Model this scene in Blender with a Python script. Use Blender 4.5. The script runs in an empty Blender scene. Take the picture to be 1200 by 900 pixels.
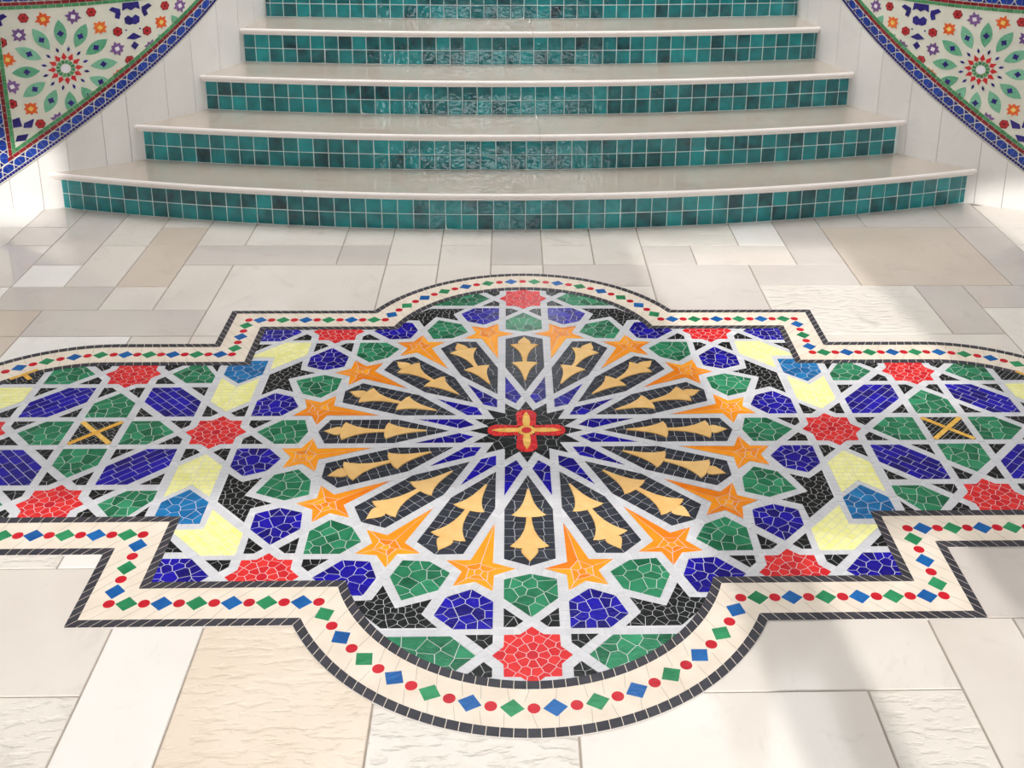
import bpy, math, random
from mathutils import Matrix, Vector

random.seed(7)
S = bpy.context.scene
COL = S.collection
PI = math.pi
R_ = math.radians

# ------------------------------------------------------------------ camera
CAM_F, CAM_YAW, CAM_PITCH, CAM_ROLL = 1317.44, -0.0320, 1.2562, 0.0117
CAM_P = (-0.0591, -3.1978, 1.9743)
PPX, PPY = 36.39, -264.86
cd = bpy.data.cameras.new('camera')
cam = bpy.data.objects.new('camera', cd)
COL.objects.link(cam)
CAM_R = Matrix.Rotation(CAM_YAW, 4, 'Z') @ Matrix.Rotation(CAM_PITCH, 4, 'X') @ Matrix.Rotation(CAM_ROLL, 4, 'Z')
cam.matrix_world = Matrix.Translation(CAM_P) @ CAM_R
cd.sensor_fit = 'HORIZONTAL'
cd.sensor_width = 36.0
cd.lens = CAM_F / 1200 * 36.0
cd.shift_x = -PPX / 1200
cd.shift_y = PPY / 1200
cd.clip_start = 0.05
S.camera = cam

# ------------------------------------------------------------------ world, sun, added fill light, exposure
w = bpy.data.worlds.new('sky')
S.world = w
w.use_nodes = True
bg = w.node_tree.nodes['Background']
bg.inputs[0].default_value = (0.93, 0.97, 1.0, 1)
bg.inputs[1].default_value = 7.8

SUN_DIR = Vector((-0.11, 1.0, -0.60)).normalized()
sl = bpy.data.lights.new('sun', 'SUN')
sl.energy = 2.8
sl.angle = R_(0.8)
sl.color = (1.0, 0.98, 0.95)
so = bpy.data.objects.new('sun', sl)
COL.objects.link(so)
so.rotation_euler = SUN_DIR.to_track_quat('-Z', 'Y').to_euler()

al = bpy.data.lights.new('added_fill_light', 'AREA')  # added overhead fill to even out the brightness, not a fixture of the hall
al.shape = 'RECTANGLE'
al.size, al.size_y = 5.0, 3.2
al.energy = 178
al.color = (0.96, 0.98, 1.0)
ao = bpy.data.objects.new('added_fill_light', al)
COL.objects.link(ao)
ao.location = (0.0, 2.6, 4.85)

S.view_settings.view_transform = 'Standard'
S.view_settings.look = 'None'
S.view_settings.gamma = 1.0
S.view_settings.use_curve_mapping = False
S.view_settings.exposure = 0.0

# ------------------------------------------------------------------ materials
def lin(c):
    return tuple(((x / 255) / 12.92 if x / 255 <= 0.04045 else ((x / 255 + 0.055) / 1.055) ** 2.4) for x in c)

def mat(name, c, rough=0.3, c2=None, tint=None, noise=6.0, bump=0.0, bscale=40.0, metal=0.0, spec=0.5, detail=4.0, coat=0.0, nmix=1.0):
    """c, c2: sRGB colours mixed by a per-piece tint (face attribute or object random) plus noise."""
    m = bpy.data.materials.new(name)
    m.use_nodes = True
    nt = m.node_tree
    N, L = nt.nodes, nt.links
    b = N['Principled BSDF']
    b.inputs['Roughness'].default_value = rough
    b.inputs['Metallic'].default_value = metal
    b.inputs['Specular IOR Level'].default_value = spec
    b.inputs['Coat Weight'].default_value = coat
    b.inputs['Coat Roughness'].default_value = 0.05
    a = lin(c) + (1,)
    tc = N.new('ShaderNodeTexCoord')
    if c2 is None:
        b.inputs['Base Color'].default_value = a
    else:
        nz = N.new('ShaderNodeTexNoise')
        nz.inputs['Scale'].default_value = noise
        nz.inputs['Detail'].default_value = detail
        geo = N.new('ShaderNodeNewGeometry')
        L.new(geo.outputs['Position'], nz.inputs['Vector'])
        mr = N.new('ShaderNodeMapRange')
        mr.inputs['From Min'].default_value = 0.3
        mr.inputs['From Max'].default_value = 0.7
        L.new(nz.outputs['Fac'], mr.inputs['Value'])
        fac = mr.outputs['Result']
        if tint:
            if tint == 'attr':
                t = N.new('ShaderNodeAttribute')
                t.attribute_name = 'tint'
                to = t.outputs['Fac']
            else:
                t = N.new('ShaderNodeObjectInfo')
                to = t.outputs['Random']
            mx = N.new('ShaderNodeMix')
            mx.data_type = 'FLOAT'
            mx.inputs[0].default_value = 0.5 * nmix
            L.new(to, mx.inputs[2])
            L.new(fac, mx.inputs[3])
            fac = mx.outputs[0]
        mc = N.new('ShaderNodeMix')
        mc.data_type = 'RGBA'
        mc.inputs[6].default_value = a
        mc.inputs[7].default_value = lin(c2) + (1,)
        L.new(fac, mc.inputs[0])
        L.new(mc.outputs[2], b.inputs['Base Color'])
    if bump:
        nb = N.new('ShaderNodeTexNoise')
        nb.inputs['Scale'].default_value = bscale
        nb.inputs['Detail'].default_value = 3.0
        g2 = N.new('ShaderNodeNewGeometry')
        L.new(g2.outputs['Position'], nb.inputs['Vector'])
        bu = N.new('ShaderNodeBump')
        bu.inputs['Strength'].default_value = bump
        bu.inputs['Distance'].default_value = 0.01
        L.new(nb.outputs['Fac'], bu.inputs['Height'])
        L.new(bu.outputs['Normal'], b.inputs['Normal'])
    return m

def stone(name, c, c2, rough, pits=0.0, veins=0.25, bump=0.03):
    """Limestone: cloudy colour, a few veins, optional travertine pitting."""
    m = mat(name, c, rough, c2, tint='obj', noise=3.2, detail=8.0, bump=0, nmix=1.1)
    nt = m.node_tree
    N, L = nt.nodes, nt.links
    b = N['Principled BSDF']
    geo = N.new('ShaderNodeNewGeometry')
    oi = N.new('ShaderNodeObjectInfo')
    ad = N.new('ShaderNodeVectorMath')
    ad.operation = 'MULTIPLY_ADD'
    L.new(oi.outputs['Random'], ad.inputs[0])
    ad.inputs[1].default_value = (37, 53, 0)
    L.new(geo.outputs['Position'], ad.inputs[2])
    wv = N.new('ShaderNodeTexNoise')
    wv.inputs['Scale'].default_value = 5.0
    wv.inputs['Detail'].default_value = 9.0
    wv.inputs['Roughness'].default_value = 0.72
    wv.inputs['Distortion'].default_value = 1.2
    L.new(ad.outputs[0], wv.inputs['Vector'])
    r = N.new('ShaderNodeMapRange')
    r.inputs['From Min'].default_value = 0.56
    r.inputs['From Max'].default_value = 0.72
    r.inputs['To Max'].default_value = veins
    L.new(wv.outputs['Fac'], r.inputs['Value'])
    src = b.inputs['Base Color'].links[0].from_socket
    mv = N.new('ShaderNodeMix')
    mv.data_type = 'RGBA'
    mv.inputs[7].default_value = lin(tuple(int(k * 0.80) for k in c2)) + (1,)
    L.new(r.outputs['Result'], mv.inputs[0])
    L.new(src, mv.inputs[6])
    L.new(mv.outputs[2], b.inputs['Base Color'])
    # relief
    n1 = N.new('ShaderNodeTexNoise')
    n1.inputs['Scale'].default_value = 26.0 if pits else 9.0
    n1.inputs['Detail'].default_value = 6.0
    st = N.new('ShaderNodeVectorMath')
    st.operation = 'MULTIPLY'
    st.inputs[1].default_value = (0.7, 1.7, 1.0)
    L.new(ad.outputs[0], st.inputs[0])
    L.new(st.outputs[0], n1.inputs['Vector'])
    h = n1.outputs['Fac']
    if pits:
        p = N.new('ShaderNodeMapRange')
        p.inputs['From Min'].default_value = 0.34
        p.inputs['From Max'].default_value = 0.50
        L.new(h, p.inputs['Value'])
        h = p.outputs['Result']
    bu = N.new('ShaderNodeBump')
    bu.inputs['Strength'].default_value = pits if pits else bump
    bu.inputs['Distance'].default_value = 0.006
    L.new(h, bu.inputs['Height'])
    L.new(bu.outputs['Normal'], b.inputs['Normal'])
    return m

def teal_mat():
    """Hand-made glazed tile: each one its own shade, glaze pooling darker in places, wavy gloss."""
    # a lustrous, strongly reflecting glaze
    m = mat('teal_glaze', (0, 42, 54), 0.03, (0, 160, 164), tint='obj', noise=16.0, detail=2.0, spec=0.5, nmix=0.75)
    nt = m.node_tree
    N, L = nt.nodes, nt.links
    b = N['Principled BSDF']
    geo = N.new('ShaderNodeNewGeometry')
    nb = N.new('ShaderNodeTexNoise')
    nb.inputs['Scale'].default_value = 38.0
    nb.inputs['Detail'].default_value = 1.0
    L.new(geo.outputs['Position'], nb.inputs['Vector'])
    bu = N.new('ShaderNodeBump')
    bu.inputs['Strength'].default_value = 0.22
    bu.inputs['Distance'].default_value = 0.01
    L.new(nb.outputs['Fac'], bu.inputs['Height'])
    L.new(bu.outputs['Normal'], b.inputs['Normal'])
    return m

M = {
    'strap': mat('white_mosaic_strip', (196, 195, 199), 0.32, (210, 209, 212), 'attr', 9, 0.05, 120),
    'bed': mat('white_grout', (206, 205, 208), 0.6, (216, 215, 216), None, 9),
    'red': mat('red_glass', (194, 18, 32), 0.22, (228, 50, 46), 'attr', 30, 0.08, 140, nmix=0.5),
    'orange': mat('orange_glass', (226, 112, 6), 0.24, (252, 168, 32), 'attr', 30, 0.08, 140, nmix=0.5),
    'green': mat('green_glass', (6, 76, 48), 0.18, (52, 148, 104), 'attr', 26, 0.1, 120, nmix=0.6),
    'blue': mat('cobalt_glass', (10, 2, 84), 0.16, (26, 14, 172), 'attr', 26, 0.08, 120, nmix=0.5),
    'black': mat('black_glass', (4, 7, 8), 0.2, (20, 26, 27), 'attr', 26, 0.08, 120),
    'slate': mat('slate_glass', (30, 33, 42), 0.25, (56, 60, 70), 'attr', 26, 0.08, 120),
    'yellow': mat('pale_yellow_glass', (232, 228, 132), 0.26, (247, 243, 178), 'attr', 26, 0.06, 120),
    'sky': mat('sky_blue_glass', (4, 76, 130), 0.18, (26, 126, 188), 'attr', 26, 0.08, 120),
    'gold': mat('gold_relief', (222, 170, 92), 0.36, (240, 198, 128), 'attr', 30, 0.12, 160),
    'goldglass': mat('gold_glass', (214, 150, 40), 0.22, (246, 204, 110), 'attr', 60, 0.1, 160),
    'dark': mat('charcoal_tile', (40, 40, 48), 0.3, (64, 62, 70), 'attr', 30, 0.06, 100),
    'cream': mat('cream_band', (222, 207, 189), 0.38, (233, 220, 204), None, 14, 0.05, 60),
    'dot': mat('red_dot', (176, 14, 34), 0.22, (208, 28, 44), 'attr', 30, 0.06, 100),
    'dgreen': mat('green_diamond', (14, 104, 62), 0.18, (52, 152, 100), 'attr', 24, 0.08, 90),
    'dblue': mat('blue_diamond', (6, 72, 140), 0.18, (22, 104, 176), 'attr', 24, 0.08, 90),
    'lime': stone('limestone_cream', (228, 220, 211), (211, 201, 191), 0.08, bump=0.012),
    'limew': stone('limestone_white', (239, 235, 230), (227, 220, 213), 0.18),
    'limeg': stone('limestone_grey', (212, 203, 196), (197, 187, 179), 0.08, bump=0.012),
    'limet': stone('limestone_tan', (228, 213, 195), (208, 188, 165), 0.3, pits=0.25, veins=0.4),
    'limer': stone('limestone_rough', (230, 223, 214), (212, 202, 191), 0.28, pits=0.4, veins=0.5),
    'limed': stone('limestone_tan_smooth', (214, 201, 188), (200, 184, 168), 0.16),
    'joint': mat('floor_joint', (150, 138, 126), 0.9, (172, 160, 148), None, 30),
    'tread': stone('tread_marble', (206, 191, 176), (192, 176, 160), 0.015, veins=0.3, bump=0.01),
    'nose': stone('nosing_marble', (250, 242, 237), (243, 233, 226), 0.16, veins=0.1, bump=0.01),
    'teal': teal_mat(),
    'tgrout': mat('pale_teal_grout', (214, 234, 232), 0.7, (226, 240, 238), None, 20),
    'wallstone': stone('wall_marble', (238, 235, 231), (224, 219, 214), 0.3, veins=0.18, bump=0.015),
    'walljoint': mat('wall_joint', (176, 168, 160), 0.8, (190, 182, 174), None, 20),
    'shadeplaster': mat('dimmed_plaster', (150, 140, 130), 0.8, (160, 150, 140), None, 2),  # dimness of the stairwell put into a darker plaster colour
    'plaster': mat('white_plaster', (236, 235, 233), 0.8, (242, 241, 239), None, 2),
    'pbed': mat('cream_grout', (222, 221, 205), 0.5, (234, 231, 216), None, 14, 0.06, 90),
    'pleaf': mat('sea_green_glass', (74, 158, 116), 0.22, (142, 204, 172), 'attr', 50, 0.12, 140, nmix=0.7),
    'pgreen': mat('mid_green_glass', (44, 118, 66), 0.22, (92, 166, 112), 'attr', 40, 0.1, 140),
    'pred': mat('maroon_glass', (104, 10, 22), 0.22, (158, 26, 38), 'attr', 40, 0.1, 140),
    'predb': mat('bright_red_glass', (196, 26, 34), 0.22, (220, 52, 52), 'attr', 40, 0.1, 140),
    'pblue': mat('royal_blue_glass', (10, 44, 134), 0.18, (22, 70, 178), 'attr', 40, 0.1, 140),
    'pnavy': mat('navy_glass', (20, 12, 84), 0.2, (44, 34, 140), 'attr', 40, 0.1, 140),
    'porange': mat('coral_orange_glass', (222, 78, 14), 0.22, (246, 128, 56), 'attr', 60, 0.1, 140),
    'ppurple': mat('violet_glass', (98, 62, 122), 0.22, (140, 102, 160), 'attr', 60, 0.1, 140),
    'pyellow': mat('amber_glass', (244, 190, 74), 0.25, (252, 220, 130), 'attr', 60),
    'pwhite': mat('pearl_glass', (236, 228, 236), 0.2, (248, 244, 246), 'attr', 60),
    'ptrim': mat('pink_grout_trim', (222, 178, 184), 0.6, (232, 196, 198), None, 20),
}

for k in 'strap bed red orange green blue black slate yellow sky goldglass dark dot dgreen dblue cream'.split():
    M[k].node_tree.nodes['Principled BSDF'].inputs['Specular IOR Level'].default_value = 0.2

# ------------------------------------------------------------------ helpers
def mesh_obj(name, verts, faces, m, parent=None, tints=None, smooth=False):
    me = bpy.data.meshes.new(name)
    me.from_pydata(verts, [], faces)
    me.materials.append(m)
    if tints is not None:
        at = me.attributes.new('tint', 'FLOAT', 'FACE')
        at.data.foreach_set('value', tints)
    if smooth:
        me.polygons.foreach_set('use_smooth', [True] * len(me.polygons))
    me.update()
    o = bpy.data.objects.new(name, me)
    COL.objects.link(o)
    if parent is not None:
        o.parent = parent
    return o

def tag(o, label=None, cat=None, group=None, kind=None):
    if label: o['label'] = label
    if cat: o['category'] = cat
    if group: o['group'] = group
    if kind: o['kind'] = kind
    return o

def box(name, x0, x1, y0, y1, z0, z1, m, parent=None):
    v = [(x0, y0, z0), (x1, y0, z0), (x1, y1, z0), (x0, y1, z0), (x0, y0, z1), (x1, y0, z1), (x1, y1, z1), (x0, y1, z1)]
    f = [(3, 2, 1, 0), (4, 5, 6, 7), (0, 1, 5, 4), (1, 2, 6, 5), (2, 3, 7, 6), (3, 0, 4, 7)]
    return mesh_obj(name, v, f, m, parent)

def area(p):
    return 0.5 * sum(p[i - 1][0] * p[i][1] - p[i][0] * p[i - 1][1] for i in range(len(p)))

def ccw(p):
    return list(p) if area(p) > 0 else list(reversed(p))

def clean(p, eps=4e-4):
    q = []
    for a in p:
        if not q or math.hypot(a[0] - q[-1][0], a[1] - q[-1][1]) > eps:
            q.append(a)
    while len(q) > 1 and math.hypot(q[0][0] - q[-1][0], q[0][1] - q[-1][1]) <= eps:
        q.pop()
    return q

def clip(p, a, b, c):
    """keep a*x + b*y <= c"""
    out = []
    for i in range(len(p)):
        P, Q = p[i - 1], p[i]
        dp, dq = a * P[0] + b * P[1] - c, a * Q[0] + b * Q[1] - c
        if (dp <= 0) != (dq <= 0):
            t = dp / (dp - dq)
            out.append((P[0] + (Q[0] - P[0]) * t, P[1] + (Q[1] - P[1]) * t))
        if dq <= 0:
            out.append(Q)
    return out

def clip_convex(p, conv):
    for i in range(len(conv)):
        if len(p) < 3: return []
        (x0, y0), (x1, y1) = conv[i - 1], conv[i]
        p = clip(p, (y1 - y0), -(x1 - x0), (y1 - y0) * x0 - (x1 - x0) * y0)
    return p

def inset(p, d):
    n = len(p)
    out = []
    for i in range(n):
        a, b, c = p[i - 1], p[i], p[(i + 1) % n]
        e1 = (b[0] - a[0], b[1] - a[1]); e2 = (c[0] - b[0], c[1] - b[1])
        l1 = math.hypot(*e1) or 1e-9; l2 = math.hypot(*e2) or 1e-9
        n1 = (-e1[1] / l1, e1[0] / l1); n2 = (-e2[1] / l2, e2[0] / l2)
        k = 1 + n1[0] * n2[0] + n1[1] * n2[1]
        k = max(k, 0.35)
        out.append((b[0] + d * (n1[0] + n2[0]) / k, b[1] + d * (n1[1] + n2[1]) / k))
    return out

def inside(p, q):
    x, y = q
    r = False
    for i in range(len(p)):
        (x0, y0), (x1, y1) = p[i - 1], p[i]
        if (y0 > y) != (y1 > y) and x < (x1 - x0) * (y - y0) / (y1 - y0) + x0:
            r = not r
    return r

def rot(p, a, c=(0, 0)):
    ca, sa = math.cos(a), math.sin(a)
    return [(c[0] + x * ca - y * sa, c[1] + x * sa + y * ca) for x, y in p]

def centroid(p):
    return (sum(q[0] for q in p) / len(p), sum(q[1] for q in p) / len(p))

def circle(c, r, n=20):
    return [(c[0] + r * math.cos(2 * PI * i / n), c[1] + r * math.sin(2 * PI * i / n)) for i in range(n)]

def prism(p, z0, z1, fn=None, bev=0.0):
    """a flat piece: top face, chamfer, sides. fn maps (x, y, z) to space."""
    n = len(p)
    fn = fn or (lambda x, y, z: (x, y, z))
    v = [fn(x, y, z0) for x, y in p]
    f = []
    if bev:
        v += [fn(x, y, z1 - bev) for x, y in p] + [fn(x, y, z1) for x, y in inset(p, bev)]
        for i in range(n):
            j = (i + 1) % n
            f += [(i, j, n + j, n + i), (n + i, n + j, 2 * n + j, 2 * n + i)]
        f.append(tuple(range(2 * n, 3 * n)))
    else:
        v += [fn(x, y, z1) for x, y in p]
        for i in range(n):
            j = (i + 1) % n
            f.append((i, j, n + j, n + i))
        f.append(tuple(range(n, 2 * n)))
    return v, f

def piece(name, p, z0, z1, m, parent, fn=None, bev=0.0, t=None):
    v, f = prism(ccw(p), z0, z1, fn, bev)
    t = random.random() if t is None else t
    return mesh_obj(name, v, f, m, parent, [t] * len(f))

def joined(name, polys, z0, z1, m, parent, fn=None, dz=0.0):
    V, F, T = [], [], []
    for p in polys:
        v, f = prism(ccw(p), z0, z1 + random.uniform(-dz, dz), fn)
        k = len(V)
        V += v
        F += [tuple(i + k for i in q) for q in f]
        T += [random.random()] * len(f)
    return mesh_obj(name, V, F, m, parent, T)

CRI = CAM_R.to_3x3().inverted()
def to_px(x, y, z):
    q = CRI @ (Vector((x, y, z)) - Vector(CAM_P))
    if q.z > -0.1:
        return (-9999, -9999)
    return (600 + PPX + CAM_F * q.x / -q.z, 450 + PPY - CAM_F * q.y / -q.z)

def px_size(p, z=0.0):
    """how large a floor piece shows: the root of its picture area, 0 when out of the frame"""
    c = to_px(*centroid(p), z)
    if not (-8 < c[0] < 1208 and -8 < c[1] < 908):
        return 0.0
    return math.sqrt(abs(area([to_px(x, y, z) for x, y in p])))

# ------------------------------------------------------------------ floor
floor = box('floor', -4.5, 4.5, -5.0, 2.6, -0.12, -0.0035, M['joint'])
tag(floor, kind='structure')

XG = [-3.2, -2.985, -2.77, -2.55, -2.336, -2.122, -1.906, -1.692, -1.4745, -1.258, -1.036, -0.812, -0.595, -0.366, -0.137,
      0.0905, 0.3185, 0.5475, 0.772, 1.0, 1.2175, 1.438, 1.662, 1.868, 2.087, 2.295, 2.51, 2.73, 2.95, 3.17]
YG = [0.68 + 0.2235 * k for k in range(-17, 8)]
# x0, x1, y0, y1, stone
SL = [
    (-2.77, -2.336, 1.799, 2.05, 'limew'), (-2.77, -2.336, 1.574, 1.799, 'lime'), (-2.336, -2.122, 1.799, 2.1, 'limeg'), (-2.336, -2.122, 1.574, 1.799, 'limeg'),
    (-2.77, -2.122, 1.128, 1.574, 'limeg'), (-2.122, -1.906, 1.353, 2.1, 'limeg'), (-2.122, -1.906, 1.128, 1.353, 'limew'),
    (-1.906, -1.692, 1.574, 2.05, 'limer'), (-1.906, -1.692, 1.128, 1.574, 'lime'), (-1.692, -1.4745, 1.799, 2.0, 'lime'), (-1.692, -1.4745, 1.128, 1.799, 'limed'),
    (-2.77, -2.122, 0.905, 1.128, 'limew'), (-2.122, -1.692, 0.905, 1.128, 'limeg'), (-1.692, -1.4745, 0.905, 1.128, 'lime'),
    (-1.4745, -1.258, 0.905, 1.353, 'lime'), (-1.4745, -0.815, 1.353, 1.574, 'limeg'), (-1.4745, -1.258, 1.574, 1.95, 'lime'), (-1.258, -0.815, 1.574, 1.95, 'limer'),
    (-0.815, -0.595, 1.574, 1.95, 'lime'), (-0.815, -0.595, 1.353, 1.574, 'limeg'), (-1.906, -1.258, 0.68, 0.905, 'limeg'), (-2.55, -1.906, 0.68, 0.905, 'limed'),
    (-2.55, -1.906, 0.233, 0.68, 'limed'), (-1.906, -1.485, 0.457, 0.68, 'limew'), (-1.485, -1.258, 0.457, 0.68, 'lime'), (-1.258, -1.036, 0.457, 0.68, 'lime'),
    (-1.258, -0.595, 0.68, 1.353, 'lime'), (-0.595, -0.366, 1.353, 1.9, 'lime'), (-0.595, -0.366, 0.905, 1.353, 'lime'), (-0.366, -0.137, 1.574, 1.9, 'limer'),
    (-0.366, -0.137, 1.128, 1.574, 'lime'), (-0.137, 0.0905, 1.353, 1.9, 'limeg'), (-0.137, 0.0905, 1.128, 1.353, 'lime'), (0.0905, 0.3185, 1.574, 1.9, 'limer'),
    (0.0905, 0.3185, 1.353, 1.574, 'lime'), (0.0905, 0.5475, 1.128, 1.353, 'limeg'), (0.3185, 0.5475, 1.353, 1.9, 'lime'), (0.3185, 0.5475, 0.905, 1.128, 'lime'),
    (0.5475, 1.0, 1.574, 1.95, 'limer'), (1.0, 1.2175, 1.574, 1.95, 'limew'), (0.5475, 0.772, 1.353, 1.574, 'limeg'), (0.772, 1.2175, 1.353, 1.574, 'lime'),
    (0.5475, 1.0, 0.68, 1.353, 'limeg'), (1.0, 1.438, 1.128, 1.353, 'limeg'), (1.2175, 1.438, 1.353, 2.0, 'limeg'), (1.0, 1.662, 0.68, 1.128, 'limer'),
    (1.662, 1.868, 0.68, 1.128, 'limeg'), (1.868, 2.295, 0.91, 1.128, 'limeg'), (1.868, 2.295, 0.457, 0.91, 'limer'), (1.0, 1.868, 0.457, 0.68, 'lime'),
    (1.438, 2.087, 1.128, 1.799, 'limed'), (1.438, 1.662, 1.799, 2.1, 'limeg'), (1.662, 2.087, 1.799, 2.022, 'limeg'), (1.662, 2.087, 2.022, 2.2, 'limeg'),
    (2.087, 2.295, 1.799, 2.2, 'limeg'), (2.087, 2.295, 1.128, 1.799, 'limeg'), (2.295, 2.73, 1.574, 2.1, 'lime'),
    (-1.906, -1.258, -0.661, -0.438, 'limer'), (-1.258, -1.036, -0.661, -0.438, 'limew'), (-1.906, -1.036, -1.108, -0.661, 'lime'), (-1.906, -1.036, -1.555, -1.108, 'limer'),
    (-1.036, -0.812, -1.555, -0.661, 'limew'), (-0.812, -0.366, -1.555, -0.661, 'limet'), (-0.366, 0.0975, -1.555, -1.0, 'limer'), (0.0975, 0.777, -1.555, -1.12, 'lime'),
    (0.3185, 1.0, -1.12, -0.661, 'lime'), (0.777, 1.0, -1.555, -1.12, 'limer'), (1.0, 1.2175, -1.555, -0.885, 'lime'), (1.1, 1.868, -0.885, -0.438, 'limeg'),
    (1.2175, 1.868, -1.555, -0.885, 'limeg'),
]
STEP_Y = lambda x: 1.767 + 0.0655 * x * x

def in_outline(x, y, d):
    """inside the medallion outline moved in by d"""
    x, y = abs(x), abs(y)
    return (x < 1.1544 - d and y < 0.8893 - d) or math.hypot(x, y - 0.579) < 0.670 - d or (x < 1.5 and y < 0.6088 - d) or math.hypot(x - 1.5, y) < 0.6088 - d

def add_slab(x0, x1, y0, y1, mk):
    g = 0.0022
    xs = [x0 + (x1 - x0) * i / 6 for i in range(7)]
    ys = [y0 + (y1 - y0) * i / 6 for i in range(7)]
    if all(in_outline(x, y, 0.01) for x in xs for y in ys):
        return
    p = [(x0 + g, y0 + g), (x1 - g, y0 + g), (x1 - g, y1 - g), (x0 + g, y1 - g)]
    dz = random.uniform(-0.0004, 0.0)
    v, f = prism(p, -0.02, dz, None, 0.0018)
    mesh_obj('paving_slab', v, f, M[mk], floor)

for s in SL:
    add_slab(*s)
occ = lambda x, y: any(s[0] < x < s[1] and s[2] < y < s[3] for s in SL)
used = set()
nx, ny = len(XG) - 1, len(YG) - 1
free = lambda i, j: (i < nx and j < ny and (i, j) not in used and not occ((XG[i] + XG[i + 1]) / 2, (YG[j] + YG[j + 1]) / 2)
                     and (YG[j] + YG[j + 1]) / 2 < 2.0)
for j in range(ny):
    for i in range(nx):
        if not free(i, j):
            continue
        ww, hh = random.choice([(1, 1), (2, 1), (1, 2), (2, 2), (3, 2), (3, 1)])
        while not all(free(i + a, j + b) for a in range(ww) for b in range(hh)):
            if ww >= hh: ww -= 1
            else: hh -= 1
        for a in range(ww):
            for b in range(hh):
                used.add((i + a, j + b))
        add_slab(XG[i], XG[i + ww], YG[j], YG[j + hh], random.choice(['lime', 'limew', 'limeg', 'limer', 'lime', 'limeg']))

# ------------------------------------------------------------------ curved drum walls beside the stairs
STEP_H, TREAD_D = 0.18805, 0.33477
WL = dict(c=(-2.6545, 3.2202), R=1.2291, t0=R_(-66.8), sg=1)
WR = dict(c=(2.9401, 3.2834), R=1.3244, t0=R_(-120.6), sg=-1)
WALL_TOP = 1.16

def drum(W, u, z, off=0.0):
    t = W['t0'] + W['sg'] * u / W['R']
    r = W['R'] + off
    return (W['c'][0] + r * math.cos(t), W['c'][1] + r * math.sin(t), z)

def u_at(W, ang):
    return (R_(ang) - W['t0']) * W['R'] * W['sg']

LOW = lambda u: 0.140 + 0.665 * (u + 0.359)          # lower edge of the wall mosaic

def drum_strip(W, u0, u1, zlo, zhi, off, back, n=4):
    """a curved slab between u0 and u1; zlo, zhi give its bottom and top at u"""
    V, F = [], []
    for i in range(n + 1):
        u = u0 + (u1 - u0) * i / n
        V += [drum(W, u, zlo(u), off), drum(W, u, zhi(u), off), drum(W, u, zhi(u), back), drum(W, u, zlo(u), back)]
    for i in range(n):
        a, b = 4 * i, 4 * i + 4
        q = [(a, b, b + 1, a + 1), (a + 1, b + 1, b + 2, a + 2), (a + 2, b + 2, b + 3, a + 3), (a + 3, b + 3, b, a)]
        F += q if W['sg'] > 0 else [tuple(reversed(k)) for k in q]
    e = 4 * n
    q = [(0, 1, 2, 3), (e + 3, e + 2, e + 1, e)]
    F += q if W['sg'] > 0 else [tuple(reversed(k)) for k in q]
    return V, F

for W, nm, joints, a0, a1 in ((WL, 'wall_left', [-0.498, -0.421, -0.313, -0.174, -0.037, 0.135, 0.258, 0.467, 0.628, 0.814, 0.987, 1.16, 1.3, 1.433], -90, 0),
                              (WR, 'wall_right', [-0.707, -0.56, -0.421, -0.34, -0.183, -0.052, 0.158, 0.328, 0.510, 0.664, 0.830, 1.021, 1.16, 1.373], -90, -180)):
    ua, ub = u_at(W, a0), u_at(W, a1)
    v, f = drum_strip(W, ua, ub, lambda u: 0.0, lambda u: WALL_TOP, -0.006, -0.25, 40)
    wl = tag(mesh_obj(nm, v, f, M['walljoint'], None), kind='structure')
    for a, b in zip(joints[:-1], joints[1:]):
        zt = (lambda u: WALL_TOP + 0.002) if b < -0.42 else (lambda u: min(max(LOW(u) - 0.004, 0.03), WALL_TOP + 0.002))
        v, f = drum_strip(W, a + 0.0010, b - 0.0010, lambda u: 0.0, zt, 0.0, -0.02, 6)
        mesh_obj('stone_panel', v, f, M['wallstone'], wl, smooth=False)
    W['wall'] = wl
# straight continuations of the drums
def wall_run(nm, x0, x1, y0, y1, z1, m):
    return tag(box(nm, x0, x1, y0, y1, 0.0, z1, m), kind='structure')

wall_run('wall_front_left', -4.5, -2.66, 1.991, 2.24, 5.0, M['plaster'])
wall_run('wall_front_right', 2.95, 4.5, 1.959, 2.21, 5.0, M['plaster'])
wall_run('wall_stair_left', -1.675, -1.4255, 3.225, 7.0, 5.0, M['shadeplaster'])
wall_run('wall_stair_right', 1.6157, 1.866, 3.29, 7.0, 5.0, M['shadeplaster'])

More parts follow.
